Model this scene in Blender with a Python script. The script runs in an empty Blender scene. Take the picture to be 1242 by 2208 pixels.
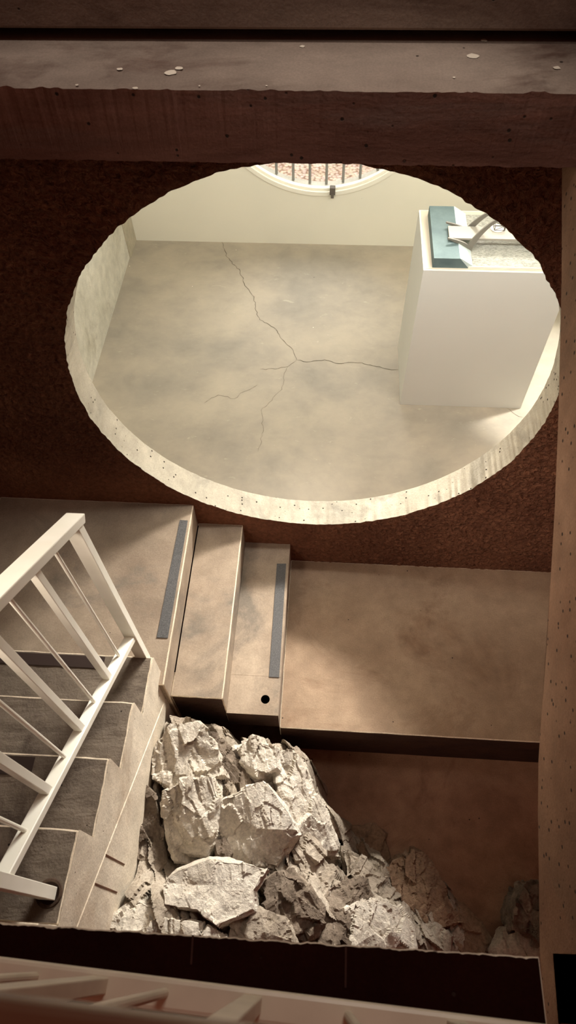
import bpy, bmesh, math, random
from mathutils import Vector, Matrix, noise
R = math.radians
C = bpy.context.scene.collection
S, Z0 = 2.0, 3.586                      # metres per survey unit, eye height over the platform

# ------------------------------------------------------------------ camera
F = 1461.06
PITCH, YAW, ROLL = 0.98950, -0.09120, -0.03489
W_, H_ = 1242, 2208
def basis():
    cp, sp = math.cos(PITCH), math.sin(PITCH)
    f = Vector((math.sin(YAW)*cp, math.cos(YAW)*cp, -sp))
    r = Vector((math.cos(YAW), -math.sin(YAW), 0)); u = r.cross(f)
    return r*math.cos(ROLL)+u*math.sin(ROLL), -r*math.sin(ROLL)+u*math.cos(ROLL), f
CR, CU, CF = basis()
EYE = Vector((0, 0, Z0))
def at(px, py, ax, v):                  # survey helper: sight line through a photo point met with a world plane
    d = CR*((px-W_/2)/F) - CU*((py-H_/2)/F) + CF
    return EYE + d*((v-EYE[ax])/d[ax])
cd = bpy.data.cameras.new('camera'); cam = bpy.data.objects.new('camera', cd); C.objects.link(cam)
m = Matrix((CR, CU, -CF)).transposed().to_4x4(); m.translation = EYE
cam.matrix_world = m
cd.sensor_fit = 'VERTICAL'; cd.sensor_height = 36; cd.lens = 36*F/H_; cd.clip_start = .01
cd.dof.use_dof = True; cd.dof.focus_distance = 3.4; cd.dof.aperture_fstop = 7
bpy.context.scene.camera = cam
vs = bpy.context.scene.view_settings
vs.view_transform = 'Standard'; vs.look = 'None'; vs.gamma = 1; vs.exposure = 0; vs.use_curve_mapping = False

# ------------------------------------------------------------------ helpers
def tag(o, label=None, cat=None, group=None, kind=None):
    if label: o['label'] = label
    if cat: o['category'] = cat
    if group: o['group'] = group
    if kind: o['kind'] = kind
    return o
def link(name, bm, mats, parent=None, smooth=False):
    me = bpy.data.meshes.new(name)
    bmesh.ops.recalc_face_normals(bm, faces=bm.faces)
    bm.to_mesh(me); bm.free()
    if not isinstance(mats, (list, tuple)): mats = [mats]
    for x in mats: me.materials.append(x)
    if smooth:
        for p in me.polygons: p.use_smooth = True
    o = bpy.data.objects.new(name, me); C.objects.link(o)
    if parent: o.parent = parent
    return o
def empty(name, loc=(0, 0, 0)):
    o = bpy.data.objects.new(name, None); C.objects.link(o); o.location = loc; o.empty_display_size = .1
    return o
def put(name, bm, mat, root, smooth=False):      # child mesh given in world coordinates
    bmesh.ops.translate(bm, verts=bm.verts, vec=-Vector(root.location))
    return link(name, bm, mat, root, smooth)
def box(bm, x0, x1, y0, y1, z0, z1, mi=0, bev=0, mib=0):
    v = [bm.verts.new((x, y, z)) for z in (z0, z1) for y in (y0, y1) for x in (x0, x1)]
    fs = [bm.faces.new([v[i] for i in q]) for q in ((0,2,3,1),(4,5,7,6),(0,1,5,4),(2,6,7,3),(0,4,6,2),(1,3,7,5))]
    for f in fs: f.material_index = mi
    if bev:
        es = list({e for f in fs for e in f.edges})
        q = bmesh.ops.bevel(bm, geom=es, offset=bev, segments=2, profile=.5, affect='EDGES')
        for f in q['faces']: f.material_index = mib
    return fs
def ebev(bm, o, mib=1):
    q = bmesh.ops.bevel(bm, geom=list(bm.edges), offset=o, segments=2, profile=.5, affect='EDGES')
    for f in q['faces']: f.material_index = mib
def bar(bm, a, b, w, h, up=Vector((0, 0, 1)), bev=.003, side=None):   # rectangular bar a->b, w along side, h along up
    a, b = Vector(a), Vector(b); d = (b-a).normalized()
    s = side.normalized() if side else d.cross(up).normalized(); u = s.cross(d).normalized()
    v = [bm.verts.new(p + s*(i*w/2) + u*(j*h/2)) for p in (a, b) for i, j in ((-1,-1),(1,-1),(1,1),(-1,1))]
    fs = [bm.faces.new([v[i] for i in q]) for q in ((3,2,1,0),(4,5,6,7),(0,1,5,4),(1,2,6,5),(2,3,7,6),(3,0,4,7))]
    if bev:
        es = list({e for f in fs for e in f.edges})
        bmesh.ops.bevel(bm, geom=es, offset=bev, segments=2, profile=.5, affect='EDGES')
def rod(bm, a, b, r, n=12, r2=None):
    a, b = Vector(a), Vector(b); d = (b-a).normalized(); r2 = r if r2 is None else r2
    s = d.orthogonal().normalized(); u = d.cross(s)
    A, B = [], []
    for k in range(n):
        t = 2*math.pi*k/n; q = s*math.cos(t)+u*math.sin(t)
        A.append(bm.verts.new(a+q*r)); B.append(bm.verts.new(b+q*r2))
    bm.faces.new(A[::-1]); bm.faces.new(B)
    for k in range(n): bm.faces.new((A[k], A[(k+1) % n], B[(k+1) % n], B[k]))
def sweep(bm, pts, w, h, mi=0):                   # flat-section bar following points; w is sideways (y), h in the curve plane
    rings = []
    for i, p in enumerate(pts):
        p = Vector(p); d = (Vector(pts[min(i+1, len(pts)-1)])-Vector(pts[max(i-1, 0)])).normalized()
        s = Vector((0, 1, 0)); u = s.cross(d).normalized()
        k = h if not callable(h) else h(i/(len(pts)-1))
        rings.append([bm.verts.new(p+s*(a*w/2)+u*(b*k/2)) for a, b in ((-1,-1),(1,-1),(1,1),(-1,1))])
    for A, B in zip(rings, rings[1:]):
        for k in range(4): bm.faces.new((A[k], A[(k+1) % 4], B[(k+1) % 4], B[k]))
    bm.faces.new(rings[0][::-1]); bm.faces.new(rings[-1])
def prism(bm, poly, ax, a, b, mi=0):               # polygon of 2-tuples in the plane normal to ax, from a to b
    def P(q, v):
        q = list(q); q.insert(ax, v); return q
    A = [bm.verts.new(P(q, a)) for q in poly]; B = [bm.verts.new(P(q, b)) for q in poly]
    f = [bm.faces.new(A[::-1]), bm.faces.new(B)]
    for k in range(len(poly)):
        n = (k+1) % len(poly); f.append(bm.faces.new((A[k], A[n], B[n], B[k])))
    for x in f: x.material_index = mi
    return f
def holed(bm, ax, u0, u1, v0, v1, cu, cv, r, a, b, n=180, jit=0, seed=0, rim_mi=1, floor_mi=None):
    """block between a and b along axis ax, rectangle u,v, with a round hole"""
    def P(u, v, w):
        q = [u, v]; q.insert(ax, w); return q
    ang = [2*math.pi*k/n for k in range(n)]
    for (U, V) in ((u0,v0),(u1,v0),(u1,v1),(u0,v1)): ang.append(math.atan2(V-cv, U-cu) % (2*math.pi))
    ang = sorted(set(round(x, 9) for x in ang)); N = len(ang)
    inn, out = [[], []], [[], []]
    for t in ang:
        c, s = math.cos(t), math.sin(t)
        k = min(((u1-cu)/c if c > 1e-9 else 1e9), ((u0-cu)/c if c < -1e-9 else 1e9), ((v1-cv)/s if s > 1e-9 else 1e9), ((v0-cv)/s if s < -1e-9 else 1e9))
        for j, w in enumerate((a, b)):
            rr = r
            if jit:
                amp = jit*(1 if j == 0 else .35)
                rr += amp*(noise.noise(Vector((c*9*(1+2*j), s*9, seed)))*.5+noise.noise(Vector((c*40, s*40, seed+j)))*.45)
            inn[j].append(bm.verts.new(P(cu+rr*c, cv+rr*s, w))); out[j].append(bm.verts.new(P(cu+k*c, cv+k*s, w)))
    for i in range(N):
        n2 = (i+1) % N
        bm.faces.new((inn[0][i], inn[0][n2], out[0][n2], out[0][i]))
        bm.faces.new((inn[1][i], out[1][i], out[1][n2], inn[1][n2]))
        bm.faces.new((out[0][i], out[0][n2], out[1][n2], out[1][i]))
        f = bm.faces.new((inn[0][i], inn[1][i], inn[1][n2], inn[0][n2])); f.material_index = rim_mi

# ------------------------------------------------------------------ materials
def lin(r, g, b):
    f = lambda c: (c/255)/12.92 if c/255 <= .04045 else ((c/255+.055)/1.055)**2.4
    return (f(r), f(g), f(b), 1)
class Mat:
    def __init__(s, name):
        s.m = bpy.data.materials.new(name); s.m.use_nodes = True; s.t = s.m.node_tree
        s.b = s.t.nodes['Principled BSDF']; s.tc = s.t.nodes.new('ShaderNodeTexCoord')
    def n(s, k, **kw):
        x = s.t.nodes.new(k)
        for a, v in kw.items():
            if a[0] == '_': x.inputs[a[1:].replace('_', ' ')].default_value = v
            else: setattr(x, a, v)
        return x
    def l(s, a, b): s.t.links.new(a, b)
    def mapped(s, scale=(1, 1, 1)):
        mp = s.n('ShaderNodeMapping'); mp.inputs['Scale'].default_value = scale
        s.l(s.tc.outputs['Object'], mp.inputs[0]); return mp.outputs[0]
    def noise(s, scale, detail=6, rough=.6, vec=None, dist=0):
        x = s.n('ShaderNodeTexNoise'); x.inputs['Scale'].default_value = scale; x.inputs['Detail'].default_value = detail
        x.inputs['Roughness'].default_value = rough; x.inputs['Distortion'].default_value = dist
        s.l(vec or s.tc.outputs['Object'], x.inputs['Vector']); return x.outputs['Fac']
    def ramp(s, fac, stops):
        x = s.n('ShaderNodeValToRGB'); e = x.color_ramp.elements
        while len(e) < len(stops): e.new(.5)
        for q, (p, c) in zip(e, stops): q.position = p; q.color = c if len(c) == 4 else (*c, 1)
        s.l(fac, x.inputs[0]); return x.outputs[0]
    def mix(s, fac, a, b, mode='MIX'):
        x = s.n('ShaderNodeMix', data_type='RGBA', blend_type=mode)
        for v, k in ((fac, 0), (a, 6), (b, 7)):
            if hasattr(v, 'links'): s.l(v, x.inputs[k])
            else: x.inputs[k].default_value = v
        return x.outputs[2]
    def pits(s, scale, thr, dens=.5):
        """small dark blow holes: 1 inside a hole"""
        v = s.n('ShaderNodeTexVoronoi'); v.inputs['Scale'].default_value = scale; s.l(s.tc.outputs['Object'], v.inputs['Vector'])
        a = s.ramp(v.outputs['Distance'], [(thr*.7, (1, 1, 1)), (thr, (0, 0, 0))])
        sep = s.n('ShaderNodeSeparateColor'); s.l(v.outputs['Color'], sep.inputs[0])
        c = s.ramp(sep.outputs[0], [(dens, (1, 1, 1)), (dens+.02, (0, 0, 0))])
        return s.mix(1.0, a, c, 'MULTIPLY')
    def bump(s, *hs):
        prev = None
        for h, st, d in hs:
            x = s.n('ShaderNodeBump'); x.inputs['Strength'].default_value = st; x.inputs['Distance'].default_value = d
            s.l(h, x.inputs['Height'])
            if prev: s.l(prev, x.inputs['Normal'])
            prev = x.outputs[0]
        s.l(prev, s.b.inputs['Normal'])
    def done(s, col, rough=.85, metal=0, spec=.3):
        if hasattr(col, 'links'): s.l(col, s.b.inputs['Base Color'])
        else: s.b.inputs['Base Color'].default_value = col
        s.b.inputs['Roughness'].default_value = rough; s.b.inputs['Metallic'].default_value = metal
        s.b.inputs['Specular IOR Level'].default_value = spec
        return s.m
def concrete(name, a, b, c=None, scale=2.2, pit=(28, .16, .35), bump=.3, rough=.85, stretch=(1, 1, 1), grit=.25, speck=None):
    M = Mat(name); v = M.mapped(stretch)
    n1 = M.noise(scale, 8, .62, v, .3); n2 = M.noise(scale*5, 6, .6, v)
    col = M.ramp(n1, [(.30, a), (.50, tuple((x+y)/2 for x, y in zip(a, b))), (.70, b)])
    if c: col = M.mix(M.ramp(M.noise(scale*.8, 5, .7, v, .8), [(.52, (0, 0, 0)), (.68, (1, 1, 1))]), col, c)
    col = M.mix(.35, col, M.ramp(n2, [(.3, (.55, .55, .55)), (.7, (1.25, 1.25, 1.25))]), 'MULTIPLY')
    col = M.mix(grit, col, M.ramp(M.noise(160, 3, .6), [(.3, (.5, .5, .5)), (.7, (1.4, 1.4, 1.4))]), 'MULTIPLY')
    hs = [(n2, bump*.6, .01), (M.noise(90, 4, .6), bump, .004)]
    if pit:
        p = M.pits(*pit); col = M.mix(p, col, (.03, .02, .015, 1)); hs.append((M.ramp(p, [(0, (1, 1, 1)), (1, (0, 0, 0))]), .6, .004))
    if speck:
        p2 = M.pits(*speck); col = M.mix(p2, col, lin(225, 215, 195))
    M.bump(*hs)
    return M.done(col, rough)

m_step = concrete('worn_step_concrete', lin(140, 122, 104), lin(172, 154, 133), lin(126, 115, 102), pit=(14, .05, .3), bump=.25)
m_plat = concrete('platform_concrete', lin(140, 116, 94), lin(168, 144, 119), lin(132, 106, 84), scale=2.6, pit=(12, .05, .3), bump=.25)
m_low = concrete('lower_floor_concrete', lin(128, 94, 72), lin(160, 124, 98), lin(116, 82, 62), scale=2.5, pit=(14, .06, .4), bump=.4)
m_tread = concrete('stair_tread_concrete', lin(102, 90, 78), lin(136, 122, 106), lin(92, 80, 69), scale=3, pit=(16, .07, .4), bump=.5)
m_string = concrete('stringer_concrete', lin(196, 181, 160), lin(222, 209, 188), lin(184, 166, 144), scale=3, pit=(34, .2, .32), bump=.4, stretch=(1, 1, .6))
m_edge = concrete('worn_pale_edge_concrete', lin(196, 178, 152), lin(226, 210, 186), pit=None, scale=8)
m_rim = concrete('cast_rim_concrete', lin(160, 151, 134), lin(188, 179, 160), lin(142, 136, 123), scale=3, pit=(38, .2, .28), bump=.3)
m_beam = concrete('beam_concrete', lin(96, 66, 56), lin(138, 104, 92), lin(112, 90, 82), scale=3.4, pit=(30, .17, .45), bump=.5, stretch=(.5, 1, 2.5))
m_beamtop = concrete('beam_ledge_concrete', lin(112, 97, 86), lin(142, 127, 114), lin(90, 70, 60), scale=2.4, pit=(16, .08, .3), bump=.3, stretch=(.6, 1, 1))
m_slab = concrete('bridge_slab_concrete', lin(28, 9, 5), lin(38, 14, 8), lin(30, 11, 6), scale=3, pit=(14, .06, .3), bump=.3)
m_flake = Mat('paint_flake').done(lin(205, 194, 176), .8)
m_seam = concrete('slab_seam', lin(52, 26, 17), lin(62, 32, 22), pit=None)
m_right = concrete('right_wall_concrete', lin(134, 100, 78), lin(172, 138, 112), lin(142, 114, 92), scale=4, pit=(30, .17, .35), bump=.6, stretch=(1, .5, .5))
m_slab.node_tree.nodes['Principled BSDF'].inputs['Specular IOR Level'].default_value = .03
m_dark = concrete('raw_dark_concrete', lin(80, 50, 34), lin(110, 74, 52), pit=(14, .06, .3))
m_leftwall = concrete('board_cast_concrete', lin(196, 192, 174), lin(222, 218, 202), lin(180, 174, 154), scale=2.5, pit=(16, .12, .3), bump=.25)

def rough_wall():
    M = Mat('hammered_wall_concrete')
    n1 = M.noise(1.6, 5, .6); n2 = M.noise(38, 5, .65, dist=.6); n3 = M.noise(110, 3, .6)
    v = M.n('ShaderNodeTexVoronoi', feature='SMOOTH_F1'); v.inputs['Scale'].default_value = 55; M.l(M.tc.outputs['Object'], v.inputs['Vector'])
    col = M.ramp(n1, [(.3, lin(104, 64, 46)), (.7, lin(140, 96, 72))])
    # smoother patch at the foot of the wall to the left of the ring
    sp = M.n('ShaderNodeSeparateXYZ'); M.l(M.tc.outputs['Object'], sp.inputs[0])
    col = M.mix(.5, col, M.ramp(n2, [(.35, (.45, .45, .45)), (.65, (1.4, 1.4, 1.4))]), 'MULTIPLY')
    mr = M.n('ShaderNodeMapRange'); M.l(sp.outputs[0], mr.inputs[0]); mr.inputs[1].default_value = -.5; mr.inputs[2].default_value = .5
    mr2 = M.n('ShaderNodeMapRange'); M.l(sp.outputs[2], mr2.inputs[0]); mr2.inputs[1].default_value = .5; mr2.inputs[2].default_value = 1.2
    mx = M.n('ShaderNodeMath', operation='MAXIMUM'); M.l(mr.outputs[0], mx.inputs[0]); M.l(mr2.outputs[0], mx.inputs[1])
    hm = M.n('ShaderNodeMath', operation='MULTIPLY'); M.l(n2, hm.inputs[0]); M.l(mx.outputs[0], hm.inputs[1])
    hv = M.n('ShaderNodeMath', operation='MULTIPLY'); M.l(v.outputs['Distance'], hv.inputs[0]); M.l(mx.outputs[0], hv.inputs[1])
    M.bump((hm.outputs[0], 1, .05), (hv.outputs[0], .8, .02), (n3, .3, .005))
    return M.done(col, .9, spec=.2)
m_rough = rough_wall()

def room_floor():
    M = Mat('polished_room_floor_concrete')
    v = M.mapped((.9, 1.1, 1))
    n1 = M.noise(1.1, 10, .62, v, .2); n2 = M.noise(5, 10, .7, v, .3)
    col = M.ramp(n1, [(.34, lin(150, 143, 130)), (.50, lin(170, 160, 143)), (.66, lin(184, 173, 153))])
    col = M.mix(.3, col, M.ramp(n2, [(.3, (.66, .68, .68)), (.5, (1, 1, 1)), (.72, (1.25, 1.22, 1.17))]), 'MULTIPLY')
    scuff = M.ramp(M.noise(9, 12, .8, M.mapped((.8, 2.0, 1)), .6), [(.60, (0, 0, 0)), (.66, (.45, .45, .45))])
    col = M.mix(scuff, col, lin(206, 198, 176))
    col = M.mix(M.pits(7, .03, .25), col, lin(240, 235, 220))
    col = M.mix(M.pits(6.1, .03, .2), col, lin(90, 84, 72))
    M.bump((n2, .08, .004))
    return M.done(col, .55, spec=.3)
m_room = room_floor()
m_crack = Mat('floor_crack_shadow').done(lin(104, 96, 82), .9)
def plaster(name, a, b, dirt=True):
    M = Mat(name); n = M.noise(1.5, 4, .5)
    col = M.ramp(n, [(.3, a), (.7, b)])
    if dirt: col = M.mix(M.pits(5, .05, .12), col, lin(150, 138, 118))
    M.bump((M.noise(30, 4, .5), .08, .003)); return M.done(col, .7, spec=.25)
m_white = plaster('white_wall_paint', lin(226, 222, 204), lin(234, 229, 210))
m_plinth = plaster('plinth_white_paint', lin(212, 212, 203), lin(216, 216, 207), False)
m_sill = concrete('grey_sill', lin(180, 178, 165), lin(200, 198, 185), pit=None)
m_frame = plaster('window_frame_white_paint', lin(232, 228, 210), lin(240, 236, 220), False)
def metal_paint(name, a, b, rough=.4):
    M = Mat(name); col = M.ramp(M.noise(9, 4, .5), [(.35, a), (.65, b)])
    col = M.mix(M.ramp(M.noise(22, 6, .7), [(.70, (0, 0, 0)), (.73, (1, 1, 1))]), col, lin(150, 120, 95))
    return M.done(col, rough, spec=.4)
m_rail = metal_paint('white_rail_paint', lin(240, 236, 220), lin(246, 242, 228))
m_rail2 = metal_paint('cream_rail_paint', lin(206, 194, 172), lin(218, 206, 184))
m_bar = Mat('window_bar_grey_paint').done(lin(128, 128, 122), .5)
m_iron = Mat('dark_iron').done(lin(95, 88, 80), .5)
m_rust = concrete('rusty_sleeve', lin(46, 32, 24), lin(92, 72, 56), pit=None, scale=30)
m_socket = Mat('socket_dark').done(lin(42, 26, 18), .9)
m_shade = concrete('shade_darkened_concrete', lin(52, 32, 23), lin(72, 46, 33), pit=(18, .1, .4), bump=.8, scale=5)  # shade of the front faces and undercut put into the base colour
def tape():
    M = Mat('anti_slip_tape'); col = M.ramp(M.noise(300, 2, .5), [(.3, lin(68, 66, 66)), (.7, lin(104, 102, 100))])
    M.bump((M.noise(400, 2, .5), .4, .002)); return M.done(col, .8)
m_tape = tape()
m_tapeb = Mat('black_anti_slip_tape').done(lin(58, 44, 38), .8)
m_black = Mat('drain_pipe_black').done((.004, .002, .002, 1), .9, spec=0)
def rockmat(name, a, b, c, dark):
    M = Mat(name)
    n1 = M.noise(3.5, 8, .65, dist=.5); n2 = M.noise(16, 8, .7, M.mapped((1, 1, .5)), .4); n3 = M.noise(70, 6, .7)
    col = M.ramp(n1, [(.3, a), (.5, b), (.68, c)])
    col = M.mix(.55, col, M.ramp(n2, [(.34, (.55, .53, .52)), (.52, (.95, .95, .95)), (.7, (1.12, 1.12, 1.1))]), 'MULTIPLY')
    veins = M.ramp(M.noise(9, 10, .75, M.mapped((1.6, .8, .6)), 1.5), [(.30, (1, 1, 1)), (.36, (0, 0, 0))])
    col = M.mix(veins, col, dark)
    col = M.mix(.45, col, M.ramp(n3, [(.36, (.5, .49, .48)), (.6, (1.15, 1.15, 1.15))]), 'MULTIPLY')
    M.bump((n2, .7, .03), (n3, .7, .010), (M.noise(240, 4, .7), .4, .003))
    return M.done(col, .92, spec=.2)
m_rock = rockmat('pale_quarried_rock', lin(200, 188, 170), lin(222, 211, 194), lin(236, 227, 211), lin(92, 70, 56))
m_rockg = rockmat('grey_rock', lin(136, 122, 106), lin(174, 160, 142), lin(208, 195, 177), lin(60, 42, 32))
m_rockd = rockmat('dark_shattered_rock', lin(92, 78, 66), lin(128, 113, 98), lin(178, 162, 143), lin(48, 32, 24))
m_rockb = rockmat('brown_rock', lin(118, 92, 72), lin(152, 124, 100), lin(178, 150, 124), lin(64, 42, 30))

# ------------------------------------------------------------------ levels
ZL, Z2, Z3, ZP, ZLOW = .564, .380, .190, 0.0, -.50
YW, YB = 2.0, 2.155
XL, XR = -1.76, 2.4
YP = 1.0

# ring wall with the big round opening
bm = bmesh.new()
holed(bm, 1, XL, XR, -.75, 2.72, -.069, 1.438, 1.022, YW, YB, n=900, jit=.012, seed=3)
# real hammered relief on the face towards the stair well
ff = [f for f in bm.faces if all(abs(v.co.y-YW) < 1e-6 for v in f.verts)]
se = []
for f in ff:
    for e in f.edges:
        a_, b_ = e.verts; ra = math.hypot(a_.co.x+.069, a_.co.z-1.438) < 1.05; rb = math.hypot(b_.co.x+.069, b_.co.z-1.438) < 1.05
        if ra != rb: se.append(e)
bmesh.ops.subdivide_edges(bm, edges=list(set(se)), cuts=72, use_grid_fill=True)
for v in bm.verts:
    if abs(v.co.y-YW) < 1e-6:
        x, z = v.co.x, v.co.z
        rr = math.hypot(x+.069, z-1.438)-1.022
        k = max(0, min(1, (rr-.004)/.03))*max(min(1, max(0, (x+.45)/.7)), min(1, max(0, (z-.55)/.5)))
        k = .12*max(0, min(1, rr/.03))+.88*k
        q = Vector((x*24, 0, z*24))
        v.co.y -= k*(.010*abs(noise.noise(q))+.006*noise.noise(q*2.3)+.003*noise.noise(q*5))
tag(link('wall_ring', bm, [m_rough, m_rim]), 'dark rough concrete wall pierced by a huge round opening', kind='structure')

# ledge and lintel over it
bm = bmesh.new(); fs = box(bm, XL, XR, 1.8, 2.0, 2.566, 2.752)
fs[1].material_index = 1
bmesh.ops.subdivide_edges(bm, edges=[e for e in bm.edges if abs(e.verts[0].co.x-e.verts[1].co.x) > 1], cuts=400, use_grid_fill=True)
for v in bm.verts:
    if v.co.y < 1.81:
        k = noise.noise(v.co*14)*.5+noise.noise(v.co*50)*.5
        if v.co.z > 2.7: v.co.z += k*.006-.002; v.co.y += abs(k)*.010
        else: v.co.z += k*.006
rnd = random.Random(4)
for fx, fy, fr in ((369, 157, .017), (387, 148, .011), (258, 150, .008), (1020, 122, .016), (1200, 147, .010), (652, 101, .008), (1043, 88, .010), (166, 184, .004), (292, 191, .008), (430, 186, .003), (979, 168, .004), (575, 186, .003)):
    p = at(fx, fy, 2, 2.752); c0 = []
    for k in range(11):
        t = 2*math.pi*k/11; rr = fr*rnd.uniform(.75, 1.1); c0.append(bm.verts.new((p.x+rr*math.cos(t), p.y+rr*.9*math.sin(t), 2.7535)))
    bm.faces.new(c0).material_index = 2
tag(link('trim_1', bm, [m_beam, m_beamtop, m_flake]), 'concrete ledge with a chipped pale top running over the round opening', kind='structure')
bm = bmesh.new()
zt = at(600, 66, 1, 2.06)[2]
box(bm, XL, XR, 2.14, 2.19, 2.70, zt+.02); box(bm, XL, XR, 2.06, 2.19, zt, 3.9, bev=.008)
tag(link('trim_2', bm, m_beamtop), 'upper concrete beam above the shadow gap', kind='structure')
bm = bmesh.new(); box(bm, XL, XR, 2.0, 2.14, 2.725, 2.752)
tag(link('trim_3', bm, m_beamtop), kind='structure')

# ------------------------------------------------------------------ the room beyond
RX0, RX1, RY1, RZ1 = -1.712, XR, 5.09, 3.0
bm = bmesh.new(); box(bm, RX0-.1, RX1+.1, YB, RY1+.25, -.12, 0)
def ribbon(bm, pts, w, z, seed):
    """a hairline crack wandering through the surveyed points"""
    rnd = random.Random(seed); P = []
    for (a, b) in zip(pts, pts[1:]):
        a, b = Vector(a), Vector(b); n = max(2, int((b-a).length/.022))
        s = Vector((-(b-a).y, (b-a).x)).normalized()
        for k in range(n): P.append(a.lerp(b, k/n)+s*rnd.uniform(-.008, .008)*(0 if k == 0 else 1))
    P.append(Vector(pts[-1])); vs_ = []
    for i, p in enumerate(P):
        d = (P[min(i+1, len(P)-1)]-P[max(i-1, 0)]).normalized(); s = Vector((-d.y, d.x))
        k = w*rnd.uniform(.35, 1)*(.25 if i in (0, len(P)-1) else 1)
        vs_.append((bm.verts.new((*(p+s*k/2), z)), bm.verts.new((*(p-s*k/2), z))))
    for A, B in zip(vs_, vs_[1:]):
        bm.faces.new((A[0], A[1], B[1], B[0])).material_index = 1
def fl(*pp): return [tuple(at(x, y, 2, 0)[:2]) for x, y in pp]
ribbon(bm, fl((478, 522), (490, 555), (518, 585), (527, 612), (548, 640), (552, 670), (560, 690), (590, 706), (612, 735), (632, 755), (639, 777)), .006, .0012, 1)
ribbon(bm, fl((639, 777), (670, 780), (700, 776), (730, 784), (780, 782), (830, 795), (859, 797)), .006, .0012, 2)
ribbon(bm, fl((639, 777), (622, 790), (600, 795), (560, 796)), .004, .0012, 3)
ribbon(bm, fl((622, 790), (612, 810), (608, 840), (580, 868), (563, 885), (568, 930), (556, 975)), .003, .0012, 4)
ribbon(bm, fl((555, 830), (525, 845), (505, 860), (470, 852), (440, 870)), .003, .0012, 5)
ribbon(bm, fl((1092, 880), (1110, 893), (1128, 900)), .004, .0012, 6)
tag(link('floor', bm, [m_room, m_crack]), 'cracked pale concrete floor of the bright room', kind='structure')
bm = bmesh.new(); box(bm, RX0-.15, RX0, YB, RY1+.2, 0, RZ1)
o = tag(link('wall_left', bm, m_leftwall), 'pale board-cast concrete wall of the bright room', kind='structure')
# vertical cast joint in that wall
ys = at(277, 556, 2, 0)[1]
bm = bmesh.new(); box(bm, RX0, RX0+.012, ys+.0, RY1, 0, RZ1)
tag(link('trim_4', bm, concrete('joint_strip_concrete', lin(165, 156, 134), lin(190, 182, 160), pit=(16, .1, .3))), kind='structure')
# far wall with the round window
WX, WZ, WR = -.115, 1.327, .872
bm = bmesh.new(); holed(bm, 1, RX0-.1, RX1+.1, 0, RZ1, WX, WZ, WR, RY1, RY1+.18, n=160, jit=.004, seed=9, rim_mi=1)
tag(link('wall_back', bm, [m_white, m_sill]), 'white painted far wall of the bright room', kind='structure')
bm = bmesh.new(); box(bm, RX1, RX1+.15, YB, RY1+.2, 0, RZ1)
tag(link('wall_right', bm, m_white), kind='structure')
bm = bmesh.new(); box(bm, RX0-.15, RX1+.15, YB+.05, RY1+.2, RZ1, RZ1+.1)
tag(link('ceiling', bm, m_white), kind='structure')
win = empty('window_1', (WX, RY1, WZ)); tag(win, 'round window with white rings and grey bars', kind='structure')
def ring(bm, r0, r1, y0, y1, cx=WX, cz=WZ, n=128):
    V = []
    for k in range(n):
        t = 2*math.pi*k/n; c, s = math.cos(t), math.sin(t)
        V.append([bm.verts.new((cx+r*c, y, cz+r*s)) for r, y in ((r0, y0), (r1, y0), (r1, y1), (r0, y1))])
    for k in range(n):
        A, B = V[k], V[(k+1) % n]
        for j in range(4): bm.faces.new((A[j], A[(j+1) % 4], B[(j+1) % 4], B[j]))
bm = bmesh.new(); ring(bm, .850, .882, RY1-.012, RY1+.03); ring(bm, .832, .868, RY1+.012, RY1+.05); put('window_frame', bm, m_frame, win)
for k in range(-5, 6):
    x = at(704, 385, 1, RY1+.14)[0] + k*(at(740, 385, 1, RY1+.14)[0]-at(704, 385, 1, RY1+.14)[0])
    h = math.sqrt(max(.01, .868**2-(x-WX)**2))
    bm = bmesh.new(); rod(bm, (x, RY1+.14, WZ-h), (x, RY1+.14, WZ+h), .011, 10); put('window_bar', bm, m_bar, win)
p = at(717, 411, 1, RY1-.03)
bm = bmesh.new(); box(bm, p.x-.022, p.x+.022, RY1-.045, RY1-.0, p.z-.032, p.z+.028, bev=.004)
box(bm, p.x-.012, p.x+.012, RY1-.05, RY1-.0, p.z-.055, p.z-.02, bev=.003); put('window_catch', bm, m_iron, win)
M = Mat('window_glass'); tr = M.n('ShaderNodeBsdfTransparent'); gl = M.n('ShaderNodeBsdfGlossy'); gl.inputs['Roughness'].default_value = .02
ms = M.n('ShaderNodeMixShader'); ms.inputs[0].default_value = .05; M.l(tr.outputs[0], ms.inputs[1]); M.l(gl.outputs[0], ms.inputs[2])
M.l(ms.outputs[0], M.t.nodes['Material Output'].inputs['Surface']); gm = M.m
bm = bmesh.new(); rod(bm, (WX, RY1+.030, WZ), (WX, RY1+.034, WZ), .835, 96); put('pane', bm, gm, win)
# pebbled ground outside
M = Mat('pink_gravel'); v = M.n('ShaderNodeTexVoronoi'); v.inputs['Scale'].default_value = 34; M.l(M.tc.outputs['Object'], v.inputs['Vector'])
col = M.mix(.12, M.ramp(M.noise(10, 6, .7), [(.3, lin(190, 165, 145)), (.7, lin(235, 220, 205))]), v.outputs['Color'], 'SOFT_LIGHT')
col = M.mix(M.ramp(v.outputs['Distance'], [(.45, (0, 0, 0)), (.8, (1, 1, 1))]), col, lin(150, 120, 100))
M.bump((v.outputs['Distance'], 1, .02)); gm2 = M.done(col, .9)
bm = bmesh.new(); box(bm, -6, 6, RY1+.18, 12, -.12, .425)
tag(link('gravel_ground', bm, gm2), 'pinkish gravel outside the round barred window', 'gravel', kind='stuff')

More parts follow.
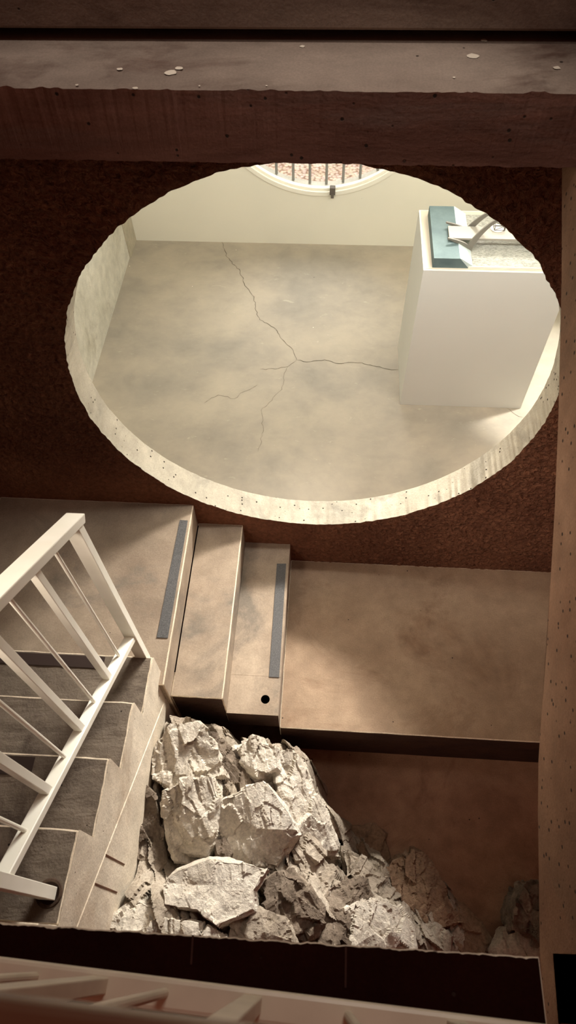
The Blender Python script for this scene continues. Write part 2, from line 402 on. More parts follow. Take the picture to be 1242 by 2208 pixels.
# plinth and the model on it
PX0, PX1, PY0, PY1, PZ = .516, 1.352, 3.288, 3.866, 1.117
bm = bmesh.new(); box(bm, PX0, PX1, PY0, PY1, 0, PZ, bev=.002)
bm2 = bmesh.new(); box(bm2, PX0-.004, PX1+.004, PY0-.004, PY1+.004, PZ-.02, PZ, bev=.002)
pl = empty('display_plinth', ((PX0+PX1)/2, (PY0+PY1)/2, 0)); tag(pl, 'tall white box plinth standing on the cracked floor of the bright room', 'plinth')
put('body', bm, m_plinth, pl)
m_top = plaster('plinth_top_worn', lin(206, 192, 170), lin(216, 204, 184), False)
bm = bmesh.new(); box(bm, PX0+.012, PX1-.012, PY0+.012, PY1-.012, PZ-.001, PZ+.002); bm2.free()
put('top_board', bm, m_top, pl)
mo = empty('bridge_model', (.95, 3.58, PZ+.002)); tag(mo, 'architectural scale model of an arched bridge over water on the white plinth', 'scale model')
zb = PZ+.002; zh = zb+.062
a = at(932, 577, 2, zb); b = at(1010, 578, 2, zb); c = at(1150, 581, 2, zb)
t0 = at(934, 560, 2, zh); t1 = at(993, 561, 2, zh); t2 = at(925, 444, 2, zh)
MY0, MY1 = a.y, t2.y
M = Mat('teal_grey_foam_board'); foam = M.done(M.ramp(M.noise(12, 5, .6), [(.3, lin(86, 102, 102)), (.7, lin(104, 121, 119))]), .75)
M = Mat('rippled_clear_water_resin'); wn = M.noise(60, 5, .7, M.mapped((1, 2, 1))); M.bump((wn, .8, .01)); water = M.done(M.ramp(wn, [(.35, lin(150, 150, 138)), (.65, lin(205, 202, 188))]), .18, spec=.6)
grey = Mat('grey_model_card').done(lin(118, 113, 102), .6)
deckm = Mat('pale_model_card').done(lin(160, 154, 141), .6)
XB0, XT, XB = a.x, t1.x, b.x
XE = PX1-.03
bm = bmesh.new(); prism(bm, [(XB0, zb), (XB, zb), (XT, zh), (XB0, zh)], 1, MY0, MY1); put('left_bank', bm, foam, mo)
bm = bmesh.new(); prism(bm, [(XE-(XB-XB0)*.6, zb), (XE, zb), (XE, zh), (XE-(XB-XB0)*.6+(XB-XT), zh)], 1, MY0, MY1); put('right_bank', bm, foam, mo)
bm = bmesh.new(); box(bm, XB-.006, XE-(XB-XB0)*.6+.006, MY0, MY1, zb, zb+.010, bev=.001); 
for f in bm.faces: pass
put('water', bm, water, mo)
bm = bmesh.new(); prism(bm, [(XB, zb), (XT, zh), (XT+.004, zh), (XB+.02, zb+.018)], 1, MY0+.002, MY1); put('embankment', bm, Mat('pale_blue_card').done(lin(196, 208, 202), .7), mo)
bm = bmesh.new(); box(bm, XB-.002, XE-(XB-XB0)*.6, MY0-.003, MY0+.001, zb, zb+.014, bev=.0008); put('front_lip', bm, m_frame, mo)
zd = zh+.018
d0 = at(966, 487, 2, zd); d1 = at(968, 513, 2, zd)
DY0, DY1 = d1.y, d0.y
bm = bmesh.new(); box(bm, d0.x, XE-.03, DY0, DY1, zd-.012, zd, bev=.001); put('deck', bm, deckm, mo)
FX = at(1008, 530, 2, zb+.02).x
def arc(x0, z0, x1, z1, hgt, n=28):
    return [(x0+(x1-x0)*k/n, z0+(z1-z0)*k/n+hgt*(1-(1-k/n)**2-k/n+(k/n)*(1-k/n)*1.0)) for k in range(n+1)]
XM = (FX+XE-.06)/2
for y, yt in ((DY0-.020, DY0+.018), (DY1+.016, DY1-.014)):
    # main arch springs outside the deck and leans in over it
    P = []
    for k in range(41):
        t = k/40; u = 1-(2*t-1)**2
        P.append((FX+(XE-.07-FX)*t, y+(yt-y)*u, zb+.022+(.205)*u**.8))
    bm = bmesh.new(); sweep(bm, P, .010, lambda t: .016+.022*abs(2*t-1)**3); put('arch', bm, grey, mo)
    P = [(FX+(d0.x-.012-FX)*t, y+(yt-y)*.0, zb+.022+(zd+.012-zb-.022)*(t**.55)) for t in [k/20 for k in range(21)]]
    bm = bmesh.new(); sweep(bm, P, .010, lambda t: .030-.022*t); put('side_arch', bm, grey, mo)
dc = at(1072, 492, 2, zd+.002)
bm = bmesh.new(); rod(bm, (dc.x, dc.y, zd), (dc.x, dc.y, zd+.003), .038, 32); put('round_plaza', bm, m_frame, mo)
bm = bmesh.new()
q = [Vector((dc.x+i, dc.y+j, zd+.003)) for i, j in ((-.018, -.022), (.04, -.022), (.04, .018), (-.018, .018))]
for i in range(4):
    rod(bm, q[i], q[i]+Vector((0, 0, .03)), .002, 6); rod(bm, q[i]+Vector((0, 0, .03)), q[(i+1) % 4]+Vector((0, 0, .03)), .002, 6)
    rod(bm, q[i], q[(i+1) % 4], .002, 6); rod(bm, q[i], q[(i+1) % 4]+Vector((0, 0, .03)), .0015, 6)
put('steel_frame', bm, m_iron, mo)

# ------------------------------------------------------------------ stair well
bm = bmesh.new(); box(bm, XL-.2, XL, -1.4, YW, -.7, 3.9)
tag(link('wall_side', bm, m_dark), 'dark concrete side wall of the stair well', kind='structure')
def lump(bm, amt=.003, cuts=24, seed=0):
    """uneven cast edges"""
    es = [e for e in bm.edges if e.calc_length() > .15]
    bmesh.ops.subdivide_edges(bm, edges=es, cuts=cuts, use_grid_fill=True)
    for v in bm.verts:
        k = noise.noise_vector(v.co*22+Vector((seed, 0, 0)))*.7+noise.noise_vector(v.co*60)*.3
        v.co += k*amt
XE1, XE2, XE3 = -.692, -.438, -.176
bm = bmesh.new(); box(bm, XL, XE1, 1.0, YW, -.6, ZL, bev=.006, mib=1); lump(bm, .002, 20)
tag(link('stair_landing', bm, [m_step, m_edge]), 'wide concrete landing in the dark left corner at the foot of the railed stairs', 'landing')
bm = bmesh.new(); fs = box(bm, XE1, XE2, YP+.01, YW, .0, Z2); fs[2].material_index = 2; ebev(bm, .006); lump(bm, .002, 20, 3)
tag(link('concrete_step', bm, [m_step, m_edge, m_shade]), 'plain concrete step without tape, directly below the landing', 'step', )
jb = bmesh.new(); box(jb, XE1, XE1+.006, YP+.13, YW-.02, Z2, Z2+.0035); link('joint_gap', jb, m_black, C.objects['concrete_step'])
hp = at(572, 1508, 2, Z3)
bm = bmesh.new(); box(bm, XE2, XE3, YP+.2, YW, .0, Z3, bev=.0)
holed(bm, 2, XE2, XE3, YP, YP+.2, hp.x, min(hp.y, YP+.15), .022, .0, Z3, n=48, rim_mi=1)
bm.faces.ensure_lookup_table()
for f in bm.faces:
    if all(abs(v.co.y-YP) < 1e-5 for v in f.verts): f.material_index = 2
st = link('concrete_step', bm, [m_step, m_black, m_shade])
md = st.modifiers.new('bev', 'BEVEL'); md.width = .004; md.segments = 2; md.limit_method = 'ANGLE'
tag(st, 'concrete step with a drain hole and grey tape, next to the big platform', 'step')
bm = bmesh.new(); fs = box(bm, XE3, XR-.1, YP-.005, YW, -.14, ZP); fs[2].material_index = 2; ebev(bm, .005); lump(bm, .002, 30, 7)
tag(link('platform_slab', bm, [m_plat, m_edge, m_shade]), 'large square concrete platform below the round opening, right of the steps', 'platform')
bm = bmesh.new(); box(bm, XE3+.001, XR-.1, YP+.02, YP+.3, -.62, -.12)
tag(link('wall_under', bm, m_shade), kind='structure')
bm = bmesh.new(); box(bm, -1.76, XR-.1, -1.4, YP+.60, -.62, ZLOW)
lump(bm, .006, 40, 11)
tag(link('floor', bm, m_low), 'brown lower floor around the rocks', kind='structure')
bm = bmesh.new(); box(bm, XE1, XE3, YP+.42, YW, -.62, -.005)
tag(link('wall_under', bm, m_shade), kind='structure')
def quad_strip(name, pts, z, mat, lab, th=.003):
    P = [at(x, y, 2, z) for x, y in pts]
    bm = bmesh.new(); prism(bm, [(p.x, p.y) for p in P], 2, z+.001, z+.001+th)
    return tag(link(name, bm, mat), lab, 'tape', 'anti-slip tapes on landing and steps')
def rect_strip(name, x0, x1, y0, y1, z, mat, lab):
    bm = bmesh.new(); prism(bm, [(x0, y0), (x1, y0), (x1, y1), (x0, y1)], 2, z+.0015, z+.004)
    return tag(link(name, bm, mat), lab, 'tape', 'anti-slip tapes on landing and steps')
quad_strip('anti_slip_tape', [(338, 1375), (362, 1376), (405, 1123), (388, 1122)], ZL, m_tape, 'grey anti-slip tape along the right edge of the landing')
quad_strip('anti_slip_tape', [(580, 1460), (602, 1461), (617, 1216), (597, 1216)], Z3, m_tape, 'grey anti-slip tape on the step with the drain hole')

# rising flight
NY0, TR, RI = 1.065, .2585, .178
XS = -.72
fl_ = empty('stair_flight', (-1.2, 1.06, ZL)); tag(fl_, 'concrete flight rising along the left from the landing beside the rocks', 'stairs')
def nos(k): return NY0-(k-1)*TR, ZL+RI*k
for k in range(1, 6):
    y, z = nos(k)
    bm = bmesh.new(); box(bm, XL, XS, y-TR*1.0, y, z-RI*1.0-.02, z, bev=.006, mib=1); lump(bm, .0035, 24, k*5)
    # worn side edge
    put('step', bm, [m_tread, m_edge], fl_)
# saw-tooth side facing the rocks, then the raking stringer
poly = []
for k in range(1, 6):
    y, z = nos(k); poly += [(y, z-RI), (y, z-.004)]
y, z = nos(5); poly += [(y-TR, z-.004), (y-TR, z-1.2), (NY0, ZL-.6)]
bm = bmesh.new(); prism(bm, poly, 0, XS-.001, XS+.004)
put('side_face', bm, m_string, fl_)
A, B = at(360, 1500, 0, -.713), at(170, 1990, 0, -.713)
d = (B-A).normalized(); A2 = A-d*.02; B2 = B+d*.5
bm = bmesh.new(); prism(bm, [(A2.y, A2.z), (B2.y, B2.z), (B2.y, B2.z-.9), (A2.y, A2.z-.75)], 0, XS+.002, -.713)
bmesh.ops.bevel(bm, geom=[e for e in bm.edges], offset=.003, segments=1, affect='EDGES')
put('stringer', bm, m_string, fl_)
for (p0, p1) in (((228, 1843), (268, 1864)), ((205, 1905), (252, 1924))):
    a_, b_ = at(*p0, 0, -.7125), at(*p1, 0, -.7125)
    bm = bmesh.new(); bar(bm, a_, b_, .004, .004, side=Vector((1, 0, 0)), bev=0); put('cast_seam', bm, m_dark, fl_)
rect_strip('anti_slip_tape', XL+.2, -.93, NY0-.065, NY0-.012, ZL+RI, m_tapeb, 'dark tape on the lowest step of the railed flight')
y3, z3 = nos(3)
rect_strip('anti_slip_tape', XL+.2, -.985, y3-.075, y3-.012, z3, m_tapeb, 'black tape on the third step of the railed flight, under the balusters')

# railing beside the flight
XRL = -.772
rl = empty('stair_railing', (XRL, 1.05, ZL+RI)); tag(rl, 'white painted steel railing on the left stair flight, seen from above', 'railing')
def onr(px, py): return at(px, py, 0, XRL)
T0, T1 = onr(152, 1128), onr(-4, 1282)
B0, B1 = onr(278, 1382), onr(8, 1888)
dT = (T1-T0)/(T1.y-T0.y); dB = (B1-B0)/(B1.y-B0.y)
topz = lambda y: T0.z+dT.z*(y-T0.y)
botz = lambda y: B0.z+dB.z*(y-B0.y)
side = Vector((1, 0, 0))
yp1, yp2 = onr(160, 1135).y, .112
bm = bmesh.new(); bar(bm, (XRL, yp1+.03, topz(yp1+.03)), (XRL, -.1, topz(-.1)), .060, .032, side=side); put('top_rail', bm, m_rail, rl)
bm = bmesh.new(); bar(bm, (XRL, yp1, botz(yp1)), (XRL, yp2, botz(yp2)), .040, .030, side=side); put('bottom_rail', bm, m_rail, rl)
bm = bmesh.new(); bar(bm, (XRL, yp1-.005, topz(yp1)), (XRL, yp1-.005, ZL+RI-.06), .05, .034, side=side, bev=.002); put('post', bm, m_rail, rl)
bm = bmesh.new(); bar(bm, (XRL, yp2, topz(yp2)), (XRL, yp2, ZL+RI*4-.004), .05, .036, side=side, bev=.002); put('post', bm, m_rail, rl)
for k, py in enumerate([((228, 1455)), ((167, 1565)), ((97, 1702))]):
    y = onr(*py).y; bm = bmesh.new(); bar(bm, (XRL, y, botz(y)), (XRL, y, topz(y)), .026, .026, side=side, bev=.002); put('thick_baluster', bm, m_rail, rl)
for k, py in enumerate([(249, 1402), (196, 1505), (131, 1625), (46, 1787)]):
    y = onr(*py).y; bm = bmesh.new(); rod(bm, (XRL, y, botz(y)), (XRL, y, topz(y)), .0065, 12); put('thin_baluster', bm, m_rail, rl)
sc = at(106, 1926, 2, ZL+RI*4)
bm = bmesh.new()
ring_v = []
for k in range(32):
    t = 2*math.pi*k/32
    ring_v.append([bm.verts.new((sc.x+r*math.cos(t), sc.y+r*math.sin(t), z)) for r, z in ((.030, ZL+RI*4+.001), (.032, ZL+RI*4+.005), (.038, ZL+RI*4+.0045), (.043, ZL+RI*4-.004))])
for k in range(32):
    A_, B_ = ring_v[k], ring_v[(k+1) % 32]
    for j in range(3): bm.faces.new((A_[j], A_[j+1], B_[j+1], B_[j]))
bm.faces.new([r[0] for r in ring_v]).material_index = 1
put('floor_sleeve', bm, [m_rust, m_socket], rl)

# ------------------------------------------------------------------ right raking wall
XC = .64
edge = [(1212, 300), (1211, 600), (1204, 900), (1196, 1100), (1188, 1237), (1178, 1400), (1167, 1550), (1161, 1640), (1160, 1750), (1162, 1900), (1164, 2056), (1176, 2206), (1181, 2290)]
E_ = [at(x, y, 0, XC) for x, y in edge]
poly = [(p.y, p.z) for p in E_]
cut = [at(x, y, 0, XC) for x, y in ((1212, 2290), (1204, 2206), (1192, 2056), (1262, 2062))]
poly += [(p.y, p.z) for p in cut]
poly += [(cut[-1].y-.02, 3.9), (1.985, 3.9), (1.985, poly[0][1]+.1)]
bm = bmesh.new()
f = prism(bm, poly, 0, XC, XC+.22)
bmesh.ops.triangulate(bm, faces=[f[0], f[1]])
tag(link('wall_raking', bm, m_right), 'brown pitted concrete wall along the right edge of the view', kind='structure')

# ------------------------------------------------------------------ slab and railing under the viewer
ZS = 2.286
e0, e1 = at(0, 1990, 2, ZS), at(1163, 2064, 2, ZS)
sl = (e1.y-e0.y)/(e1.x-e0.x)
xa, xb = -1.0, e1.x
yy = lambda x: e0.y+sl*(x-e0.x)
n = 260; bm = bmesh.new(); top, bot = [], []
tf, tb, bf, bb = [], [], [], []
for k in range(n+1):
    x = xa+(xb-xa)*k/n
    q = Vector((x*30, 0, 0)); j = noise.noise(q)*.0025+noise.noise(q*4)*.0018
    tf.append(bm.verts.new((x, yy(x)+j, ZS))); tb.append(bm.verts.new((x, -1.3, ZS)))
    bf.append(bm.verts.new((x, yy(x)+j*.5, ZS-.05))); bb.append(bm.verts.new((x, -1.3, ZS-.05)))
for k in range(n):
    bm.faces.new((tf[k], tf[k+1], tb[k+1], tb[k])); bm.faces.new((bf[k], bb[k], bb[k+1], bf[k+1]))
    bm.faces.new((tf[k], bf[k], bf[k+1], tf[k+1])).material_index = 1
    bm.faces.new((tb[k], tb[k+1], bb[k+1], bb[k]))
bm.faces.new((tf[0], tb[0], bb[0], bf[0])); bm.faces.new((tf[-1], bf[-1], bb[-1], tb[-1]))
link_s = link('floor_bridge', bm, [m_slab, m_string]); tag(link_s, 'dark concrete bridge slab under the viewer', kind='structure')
md = link_s.modifiers.new('bev', 'BEVEL'); md.width = .002; md.segments = 2; md.limit_method = 'ANGLE'; md.material = 1
for (a_, b_) in (((416, 2016), (412, 2080)), ((746, 2040), (745, 2130))):
    p0, p1 = at(*a_, 2, ZS+.001), at(*b_, 2, ZS+.001)
    bm = bmesh.new(); bar(bm, p0, p1, .003, .001, bev=0)
    tag(link('trim_5', bm, m_seam), kind='structure')

g = empty('bridge_railing', (0, -.05, ZS)); tag(g, 'blurred cream steel railing at the bottom edge, below the viewer', 'railing')
ZB = 2.40
r0, r1 = at(0, 2064, 2, ZB), at(1168, 2209, 2, ZB)
dr = (r1-r0).normalized(); nr = Vector((-dr.y, dr.x, 0))
def rp(t, off=0, z=ZB): q = r0+dr*t-nr*off; return Vector((q.x, q.y, z))
L = (r1-r0).length
bm = bmesh.new(); bar(bm, rp(-.6, .02, ZB-.018), rp(L+.3, .02, ZB-.018), .040, .036, bev=.006); put('bottom_rail', bm, m_rail2, g)
ZT = ZB+.82
def foot(px, py):
    p = at(px, py, 2, ZB); return (p-r0).dot(dr)
for px, py in ((215, 2104), (545, 2144), (985, 2196)):
    t = foot(px, py); bm = bmesh.new(); bar(bm, rp(t, .018, ZB-.002), rp(t, .018, ZT), .028, .020, side=dr, bev=.002); put('thick_baluster', bm, m_rail2, g)
t = foot(-60, 2075); bm = bmesh.new(); bar(bm, rp(t, .018, ZB-.002), rp(t, .018, ZT), .028, .020, side=dr, bev=.002); put('thick_baluster', bm, m_rail2, g)
for px, py in ((80, 2086), (357, 2124), (752, 2170)):
    t = foot(px, py); bm = bmesh.new(); rod(bm, rp(t, .018, ZB-.002), rp(t, .018, ZT), .0065, 12); put('thin_baluster', bm, m_rail2, g)
h0, h1 = at(0, 2128, 2, ZT), at(600, 2202, 2, ZT)
dh = (h1-h0).normalized()
bm = bmesh.new(); bar(bm, h0-dh*.8+Vector((0, -.03, 0)), h1+dh*.6+Vector((0, -.03, 0)), .055, .03, bev=.004)
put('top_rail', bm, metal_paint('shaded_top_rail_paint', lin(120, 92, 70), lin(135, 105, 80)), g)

# ------------------------------------------------------------------ rock
def cellplane(x, y, s, seed, tilt, step):
    """broken-plane relief: each irregular cell is one tilted flat facet"""
    gx, gy = math.floor(x/s), math.floor(y/s); best = (9e9,)
    for i in (-1, 0, 1):
        for j in (-1, 0, 1):
            cx, cy = gx+i, gy+j
            h = noise.cell_vector(Vector((cx*1.37+seed*7.1, cy*1.91+seed*3.3, seed+.5)))
            qx, qy = (cx+h.x)*s, (cy+h.y)*s; dd = (x-qx)**2+(y-qy)**2
            if dd < best[0]: best = (dd, qx, qy, cx, cy)
    _, qx, qy, cx, cy = best
    k = noise.cell_vector(Vector((cx*2.17+seed*1.7, cy*1.13+seed*5.9, seed+9.5)))
    return (k.x-.5)*tilt*(x-qx)+(k.y-.5)*tilt*(y-qy)+(k.z-.5)*step
ctrl = []
def cp(px, py, z): p = at(px, py, 2, z); ctrl.append((p.x, p.y, z))
for c_ in ((345, 1580, .42), (310, 1700, .40), (262, 1850, .40), (238, 1995, .62), (400, 1572, .36), (460, 1590, .24), (530, 1625, .16), (600, 1620, .16), (640, 1640, .0),
           (500, 1700, .24), (600, 1750, .12), (400, 1700, .34), (400, 1850, .28), (480, 1950, .46), (350, 1990, .60), (600, 1900, .16), (690, 1780, -.12), (735, 1850, -.28),
           (760, 1950, -.10), (700, 2010, .05), (850, 1980, -.2), (870, 1900, -.38), (950, 1960, -.38), (1000, 2010, -.42), (640, 1960, .14), (560, 2000, .3), (650, 1820, .06),
           (500, 2070, .5), (700, 2090, .1), (900, 2060, -.2), (300, 2060, .66), (1040, 2040, -.5), (550, 1830, .2), (800, 1880, -.30), (780, 1830, -.42)): cp(*c_)
for c_ in ((700, 1660, -.62), (745, 1730, -.62), (800, 1790, -.62), (850, 1815, -.62), (930, 1830, -.62), (1000, 1900, -.62), (1060, 1960, -.62), (1100, 2040, -.62), (1150, 1950, -.66), (900, 1700, -.66), (1000, 1780, -.66), (1150, 1800, -.66),
           (660, 1612, -.58), (1150, 2100, -.6)): cp(*c_)
for x in (-.65, -.5, -.3, -.1, 0, .15): ctrl.append((x, 1.06, -.6))
def base(x, y):
    sw = sz = 0
    for a_, b_, c_ in ctrl:
        d2 = (x-a_)**2+(y-b_)**2; w = 1/(d2+.0006)**2; sw += w; sz += w*c_
    return sz/sw
x0, x1, y0, y1 = -.70, .80, -.45, 1.0
NX, NY = 330, 320
bm = bmesh.new(); G = []
ca, sa = math.cos(R(28)), math.sin(R(28))
for j in range(NY+1):
    row = []
    for i in range(NX+1):
        x, y = x0+(x1-x0)*i/NX, y0+(y1-y0)*j/NY
        wv = noise.noise_vector(Vector((x*6, y*6, 1)))*.03
        xx, yy_ = (x+wv.x)*ca+(y+wv.y)*sa, -(x+wv.x)*sa+(y+wv.y)*ca
        z = base(x, y)
        k = min(1, max(0, (z+.6)/.25))
        z += k*(cellplane(xx*2.2, yy_*.8, .17, 1, .9, .13)+cellplane(xx*1.8, yy_*.8, .075, 2, .7, .04)+cellplane(x*1.3, y*.8, .03, 3, .5, .009))
        z += k*(noise.fractal(Vector((x*30, y*30, z*20)), .8, 2, 4)*.0035)
        row.append(bm.verts.new((x+wv.x*.4*k, y+wv.y*.3*k, z)))
    G.append(row)
for j in range(NY):
    for i in range(NX): bm.faces.new((G[j][i], G[j][i+1], G[j+1][i+1], G[j+1][i]))
# close it downwards so that it is a solid mass
border = [G[0][i] for i in range(NX+1)]+[G[j][NX] for j in range(1, NY+1)]+[G[NY][i] for i in range(NX-1, -1, -1)]+[G[j][0] for j in range(NY-1, 0, -1)]
low = [bm.verts.new((v.co.x, v.co.y, -.72)) for v in border]
for k in range(len(border)):
    n_ = (k+1) % len(border); bm.faces.new((border[k], low[k], low[n_], border[n_]))
bm.faces.new(low)
tag(link('rock_outcrop', bm, m_rockg), 'craggy bedrock outcrop filling the pit between the stair flight and the lower floor', 'rock')

def boulder(lab, pts, depth, seed, mat, spread=.03, bulge=.02, rough=.012, maxe=.011):
    """angular block: top face through surveyed (px,py,height) corners, flared broken sides"""
    P = [at(x, y, 2, z) for x, y, z in pts]; cen = sum(P, Vector())/len(P)
    bm = bmesh.new(); rnd = random.Random(seed)
    top = [bm.verts.new(p) for p in P]
    mid = []; low = []
    for p in P:
        o_ = (p-cen); o_.z = 0; o_.normalize()
        mid.append(bm.verts.new(p+o_*spread*rnd.uniform(.2, .9)+Vector((0, 0, -depth*rnd.uniform(.3, .6)))))
        low.append(bm.verts.new(Vector((p.x, p.y, cen.z-depth))+o_*spread*rnd.uniform(-.3, .6)))
    c1 = bm.verts.new(cen+Vector((rnd.uniform(-.03, .03), rnd.uniform(-.03, .03), bulge)))
    n = len(P)
    for k in range(n):
        j = (k+1) % n
        bm.faces.new((top[k], top[j], c1))
        for A_, B_ in ((top, mid), (mid, low)):
            bm.faces.new((A_[k], B_[k], B_[j])); bm.faces.new((A_[k], B_[j], A_[j]))
    bm.faces.new(low[::-1])
    bmesh.ops.recalc_face_normals(bm, faces=bm.faces)
    for _ in range(7):
        es = [e for e in bm.edges if e.calc_length() > maxe]
        if not es: break
        bmesh.ops.subdivide_edges(bm, edges=es, cuts=1)
        bmesh.ops.triangulate(bm, faces=[f for f in bm.faces if len(f.verts) > 3])
    bm.normal_update()
    mv = []
    for v in bm.verts:
        q = v.co+Vector((seed*3.7, 0, 0))
        w = noise.noise_vector(q*9)*.02
        h = cellplane(q.x*1.5+q.z*.8+w.x, q.y*.7+q.z*.5+w.y, .085, seed, .45, .028)
        h += cellplane(q.x*1.4+q.z+w.x, q.y*.6-q.z*.7, .034, seed+5, .3, .009)
        mv.append(v.co+v.normal*(rough*.45*noise.fractal(q*16, .9, 2, 4)+h*rough/.012))
    for v, c_ in zip(bm.verts, mv): v.co = c_
    o = link('boulder', bm, mat)
    return tag(o, lab, 'rock', 'loose rocks piled in the pit')
boulder('pale broken block at the top left of the outcrop, under the plain step', [(335, 1600, .50), (368, 1562, .52), (425, 1560, .50), (462, 1600, .44), (478, 1665, .38), (440, 1690, .42), (380, 1695, .44), (328, 1680, .46)], .34, 1, m_rock)
boulder('small wedge of rock with a flat bright top just left of the drain-hole step corner', [(506, 1612, .30), (545, 1588, .34), (598, 1612, .30), (600, 1655, .28), (556, 1668, .30), (520, 1640, .30)], .26, 2, m_rock)
boulder('narrow grey rock between the two highest pale blocks', [(455, 1582, .30), (500, 1612, .28), (520, 1650, .28), (545, 1690, .27), (510, 1730, .28), (478, 1690, .30)], .25, 3, m_rockd)
boulder('squarish cracked boulder beside the stringer, dark on its left side', [(348, 1705, .50), (395, 1680, .52), (455, 1676, .50), (472, 1720, .46), (464, 1790, .40), (445, 1838, .36), (375, 1850, .36), (352, 1780, .42)], .34, 4, m_rock, bulge=.03)
boulder('dark jagged rock leaning against the stair stringer', [(303, 1672, .50), (335, 1720, .46), (350, 1790, .40), (352, 1855, .36), (320, 1900, .38), (272, 1910, .42), (280, 1800, .42)], .30, 5, m_rockd)
boulder('large smooth pale slab in the middle of the outcrop', [(476, 1725, .42), (530, 1696, .44), (566, 1682, .42), (610, 1735, .36), (642, 1790, .30), (612, 1830, .26), (596, 1866, .24), (520, 1866, .30), (466, 1810, .34)], .32, 6, m_rock, bulge=.04, rough=.006)
boulder('long steep pale rock on the right shoulder of the outcrop', [(592, 1622, .22), (632, 1612, .20), (652, 1650, .16), (690, 1730, .04), (722, 1800, -.06), (738, 1850, -.12), (690, 1850, -.02), (640, 1790, .14), (600, 1700, .22)], .34, 7, m_rock, bulge=.02)
boulder('flat bright tabletop boulder with a dark broken left end', [(352, 1905, .62), (385, 1876, .62), (450, 1855, .60), (520, 1858, .56), (578, 1872, .52), (548, 1920, .54), (545, 1960, .54), (470, 1995, .60), (425, 1960, .62), (355, 1950, .64)], .20, 8, m_rock, bulge=.004, rough=.006)
boulder('small rounded dark stone wedged under the large smooth slab', [(462, 1812, .36), (485, 1806, .36), (500, 1840, .34), (488, 1858, .34), (462, 1850, .35)], .12, 9, m_rockd, spread=.01, rough=.004)
boulder('rough pale rock in front of the tabletop boulder, by the stringer foot', [(245, 1975, .66), (300, 1935, .62), (350, 1960, .60), (400, 1990, .60), (470, 2010, .58), (500, 2050, .56), (300, 2050, .64), (236, 2030, .68)], .3, 10, m_rock)
boulder('pale lumpy rock at the slab edge below the tabletop boulder', [(500, 1990, .50), (560, 1965, .46), (610, 1985, .42), (630, 2030, .40), (600, 2060, .40), (480, 2050, .50)], .3, 11, m_rockg)
boulder('dark shattered rock right of the tabletop boulder', [(560, 1905, .40), (610, 1880, .36), (660, 1900, .30), (690, 1960, .24), (680, 2010, .24), (630, 2015, .30), (585, 1960, .38)], .34, 12, m_rockd, rough=.018)
boulder('grey angular rock below the large smooth slab, right side', [(625, 1820, .14), (665, 1800, .10), (700, 1850, .02), (740, 1900, -.04), (720, 1950, .02), (660, 1900, .12)], .3, 13, m_rockg, rough=.016)
boulder('pale crumbly rock resting at the slab edge in the middle', [(745, 1960, .06), (800, 1935, .02), (860, 1955, -.06), (890, 2000, -.10), (890, 2050, -.1), (760, 2040, .06)], .3, 14, m_rock)
boulder('jumbled grey rock in the centre foreground with sharp ridges', [(680, 1950, .10), (720, 1905, .04), (775, 1890, -.06), (800, 1930, -.06), (755, 1985, .04), (740, 2030, .08), (690, 2040, .14)], .32, 15, m_rockd, rough=.018)
boulder('thin ridge of rock on the lower floor right of the long steep rock', [(742, 1830, -.16), (790, 1850, -.24), (830, 1900, -.26), (880, 1960, -.24), (905, 2030, -.22), (860, 2010, -.16), (800, 1920, -.12), (750, 1880, -.12)], .4, 16, m_rockg)
boulder('brown sunken rock lying flat against the lower floor', [(748, 1782, -.46), (800, 1772, -.46), (830, 1800, -.46), (840, 1850, -.44), (815, 1870, -.40), (770, 1830, -.42)], .16, 17, m_rockb, bulge=.01, rough=.008)
boulder('brown cracked boulder rising from the lower floor right of the outcrop', [(835, 1868, -.34), (880, 1836, -.32), (915, 1838, -.32), (945, 1880, -.34), (975, 1950, -.36), (1000, 1990, -.38), (940, 2000, -.30), (880, 1960, -.26), (850, 1920, -.28)], .34, 18, m_rockb)
boulder('low brown rock tapering towards the far right rock', [(965, 1935, -.44), (1000, 1945, -.45), (1040, 1995, -.47), (1072, 2048, -.49), (1000, 2060, -.40), (960, 2000, -.40)], .2, 19, m_rockb, spread=.01, rough=.008)
boulder('flat grey stone at the slab edge under the brown boulder', [(905, 2002, -.26), (940, 1992, -.26), (972, 2020, -.27), (970, 2060, -.27), (900, 2060, -.24)], .14, 20, m_rockg, rough=.006)
boulder('tall dark rock in the right corner beside the raking wall', [(1112, 1962, -.24), (1135, 1912, -.22), (1190, 1895, -.22), (1230, 1960, -.2), (1220, 2040, -.2), (1160, 2030, -.22), (1118, 2000, -.26)], .4, 21, m_rockd, rough=.014)
boulder('small grey stone at the foot of the dark right-corner rock', [(1072, 2045, -.34), (1095, 2010, -.34), (1130, 2000, -.32), (1165, 2025, -.30), (1168, 2075, -.30), (1080, 2080, -.34)], .24, 22, m_rockg, rough=.01)

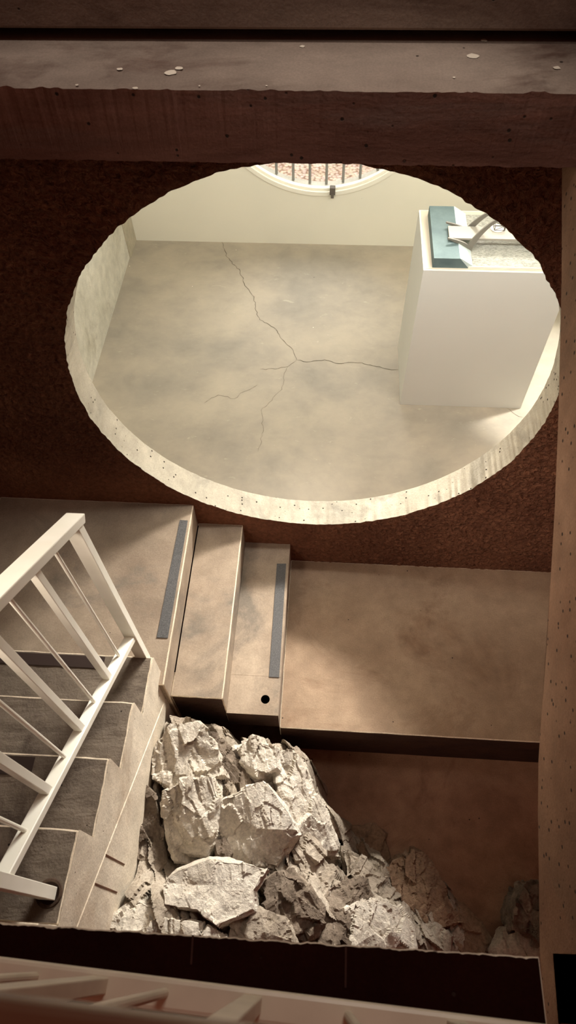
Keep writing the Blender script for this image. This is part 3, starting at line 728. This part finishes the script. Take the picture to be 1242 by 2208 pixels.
# ------------------------------------------------------------------ light
w = bpy.data.worlds.new('world'); bpy.context.scene.world = w; w.use_nodes = True
bg = w.node_tree.nodes['Background']; bg.inputs[0].default_value = (.52, .17, .11, 1); bg.inputs[1].default_value = .30
def area(name, loc, target, sx, sy, power, col, spread=180):
    l = bpy.data.lights.new(name, 'AREA'); l.shape = 'RECTANGLE'; l.size = sx; l.size_y = sy; l.energy = power; l.color = col; l.spread = R(spread)
    o = bpy.data.objects.new(name, l); C.objects.link(o); o.location = loc
    o.rotation_euler = (Vector(target)-Vector(loc)).to_track_quat('-Z', 'Y').to_euler(); return o
area('room_fill', (.4, 2.35, 2.72), (.4, 5.0, 1.2), 3.2, .3, 68, (1, .99, .94))  # added fill over the opening, brightens plinth front and far wall
area('left_wall_fill', (1.6, 3.9, 2.9), (-1.4, 3.9, .9), .8, 1.8, 27, (1, .99, .95))  # added fill from the right, brightens the left room wall
area('assumed_clerestory', (1.05, 4.95, 2.72), (-.3, .8, .35), 1.9, .5, 60, (1, .96, .89), 44)  # assumed unseen source high by the far wall; no window is built there
area('round_window_daylight', (-.1, 6.6, 3.2), (-.1, 2.0, .9), 1.6, 1.4, 20, (1, .97, .89), 90)
area('gravel_daylight', (0, 7.4, 3.5), (0, 6.6, .4), 3, 3, 230, (1, .97, .92))
area('assumed_ledge_skylight', (-.7, 1.93, 4.6), (-.7, 1.93, 0), 2.4, .16, 1.9, (1, .92, .84), 24)  # assumed overhead strip that lights the ledge top; no opening is built
area('assumed_well_skylight', (.35, 1.45, 4.1), (.05, .3, .5), .7, .4, 6.2, (1, .92, .83), 100)  # assumed overhead source, placed to light the rocks and baluster faces
area('wall_relief_fill', (-1.5, .12, 3.2), (1.0, 1.9, .55), .5, .5, 6.5, (1, .86, .72), 46)  # added grazing light, brings out the relief of the ring wall
sp = bpy.data.lights.new('assumed_side_spot', 'SPOT'); sp.energy = 520; sp.spot_size = R(32); sp.spot_blend = .5; sp.color = (1, .98, .93); sp.shadow_soft_size = .08  # assumed spot inside the room for the bright floor patch; no side window exists
so = bpy.data.objects.new('assumed_side_spot', sp); C.objects.link(so); so.location = (2.3, 3.7, 2.5)
so.rotation_euler = (Vector((1.66, 3.5, 0))-Vector(so.location)).to_track_quat('-Z', 'Y').to_euler()
